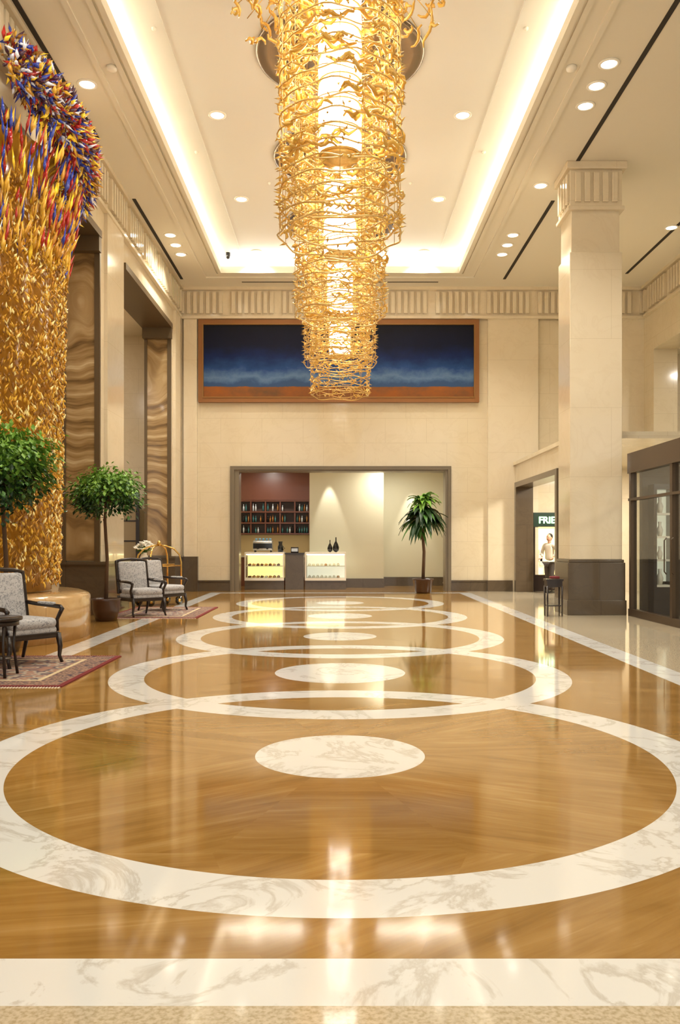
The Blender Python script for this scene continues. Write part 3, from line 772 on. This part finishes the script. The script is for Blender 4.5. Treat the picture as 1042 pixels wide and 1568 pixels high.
area('sculpture_lamp', (-4.0, 10.0, 9.1), (0, 0, 0), .3, 0, 60, WL, 'DISK')

# ------------------------------------------------------------ person
def person(loc, rot):
    root = bpy.data.objects.new('person', None); sc.collection.objects.link(root); root.location = loc; root.rotation_euler = (0, 0, rot)
    def skin(name, vs, es, rs, m):
        me = bpy.data.meshes.new(name); me.from_pydata(vs, es, []); o = bpy.data.objects.new(name, me); sc.collection.objects.link(o)
        o.parent = root; md = o.modifiers.new('Skin', 'SKIN'); md.use_smooth_shade = True
        for i, r in enumerate(rs):
            d = me.skin_vertices[0].data[i]; d.radius = r if isinstance(r, tuple) else (r, r); d.use_root = (i == 0)
        s = o.modifiers.new('sub', 'SUBSURF'); s.levels = 1; s.render_levels = 2; me.materials.append(m); return o
    shirt = mat('beige_shirt', C(214, 204, 184), .8); tr = mat('dark_trousers', C(70, 62, 56), .8); sk = mat('skin', C(205, 155, 126), .5); hr = mat('hair', C(26, 20, 18), .6)
    skin('shirt', [(0, 0, .93), (0, .0, 1.1), (0, .0, 1.28), (0, .0, 1.40), (0, 0, 1.47), (.18, 0, 1.40), (.27, .02, 1.18), (-.18, 0, 1.40), (-.28, .02, 1.18), (.22, -.12, 1.06), (-.16, -.14, 1.06)],
         [(0, 1), (1, 2), (2, 3), (3, 4), (3, 5), (5, 6), (3, 7), (7, 8), (6, 9), (8, 10)],
         [(.16, .11), (.15, .10), (.17, .11), (.13, .09), (.06, .06), .06, .05, .06, .05, .04, .04], shirt)
    skin('trousers', [(0, 0, .92), (.09, 0, .84), (.10, -.03, .48), (.10, .02, .10), (-.09, 0, .84), (-.11, .03, .48), (-.11, .10, .12)],
         [(0, 1), (1, 2), (2, 3), (0, 4), (4, 5), (5, 6)], [(.15, .11), .095, .065, .05, .095, .065, .05], tr)
    b = MB()
    b.tube([(0, 0, 1.44), (0, -.005, 1.54)], [.055, .05], 10, 0)
    b.ball((0, -.01, 1.61), .075, .092, .115, 0, 16, 12); b.ball((0, .022, 1.645), .082, .09, .1, 1, 16, 10)
    b.ball((0, -.105, 1.60), .013, .018, .02, 0, 8, 6)
    for s in (-1, 1): b.ball((s*.076, 0, 1.6), .012, .02, .03, 0, 8, 6); b.ball((s*.03, -.09, 1.625), .012, .008, .008, 1, 8, 6)
    b.ball((0, -.095, 1.555), .022, .008, .006, 2, 8, 4)
    for hx, hy, hz in ((.22, -.15, 1.03), (-.15, -.17, 1.03)):
        b.rbox(hx, hy-.02, hz-.02, .07, .07, .03, .012, 0)
        for i in range(4): b.tube([(hx-.026+i*.017, hy-.05, hz-.02), (hx-.026+i*.017, hy-.08-.004*(i % 2), hz-.025), (hx-.026+i*.017, hy-.1, hz-.045)], .008, 6, 0)
        b.tube([(hx+.03, hy-.01, hz-.01), (hx+.05, hy-.04, hz-.01), (hx+.04, hy-.06, hz-.02)], .009, 6, 0)
    b.obj('head_and_hands', [sk, hr, mat('lips', C(160, 84, 76), .5)], parent=root)
    b = MB(); b.rbox(.10, -.04, .04, .09, .26, .08, .035); b.rbox(-.11, .06, .04, .09, .26, .08, .035); b.obj('shoes', [m_blackglass], parent=root)
person((6.12, 24.5, 0), -.9)

# ------------------------------------------------------------ world, camera
wd = bpy.data.worlds.new('World'); sc.world = wd; wd.use_nodes = True
wd.node_tree.nodes['Background'].inputs[0].default_value = (1, .96, .89, 1); wd.node_tree.nodes['Background'].inputs[1].default_value = 1.35
cam = bpy.data.cameras.new('Camera'); co = bpy.data.objects.new('Camera', cam); sc.collection.objects.link(co)
co.location = (0, 0, 1.45); co.rotation_euler = (pi/2, 0, 0)
cam.sensor_fit = 'VERTICAL'; cam.sensor_height = 36; cam.lens = 29.5; cam.shift_y = .0306; cam.clip_start = .05; cam.clip_end = 200
sc.camera = co
sc.view_settings.view_transform = 'Standard'; sc.view_settings.exposure = 0
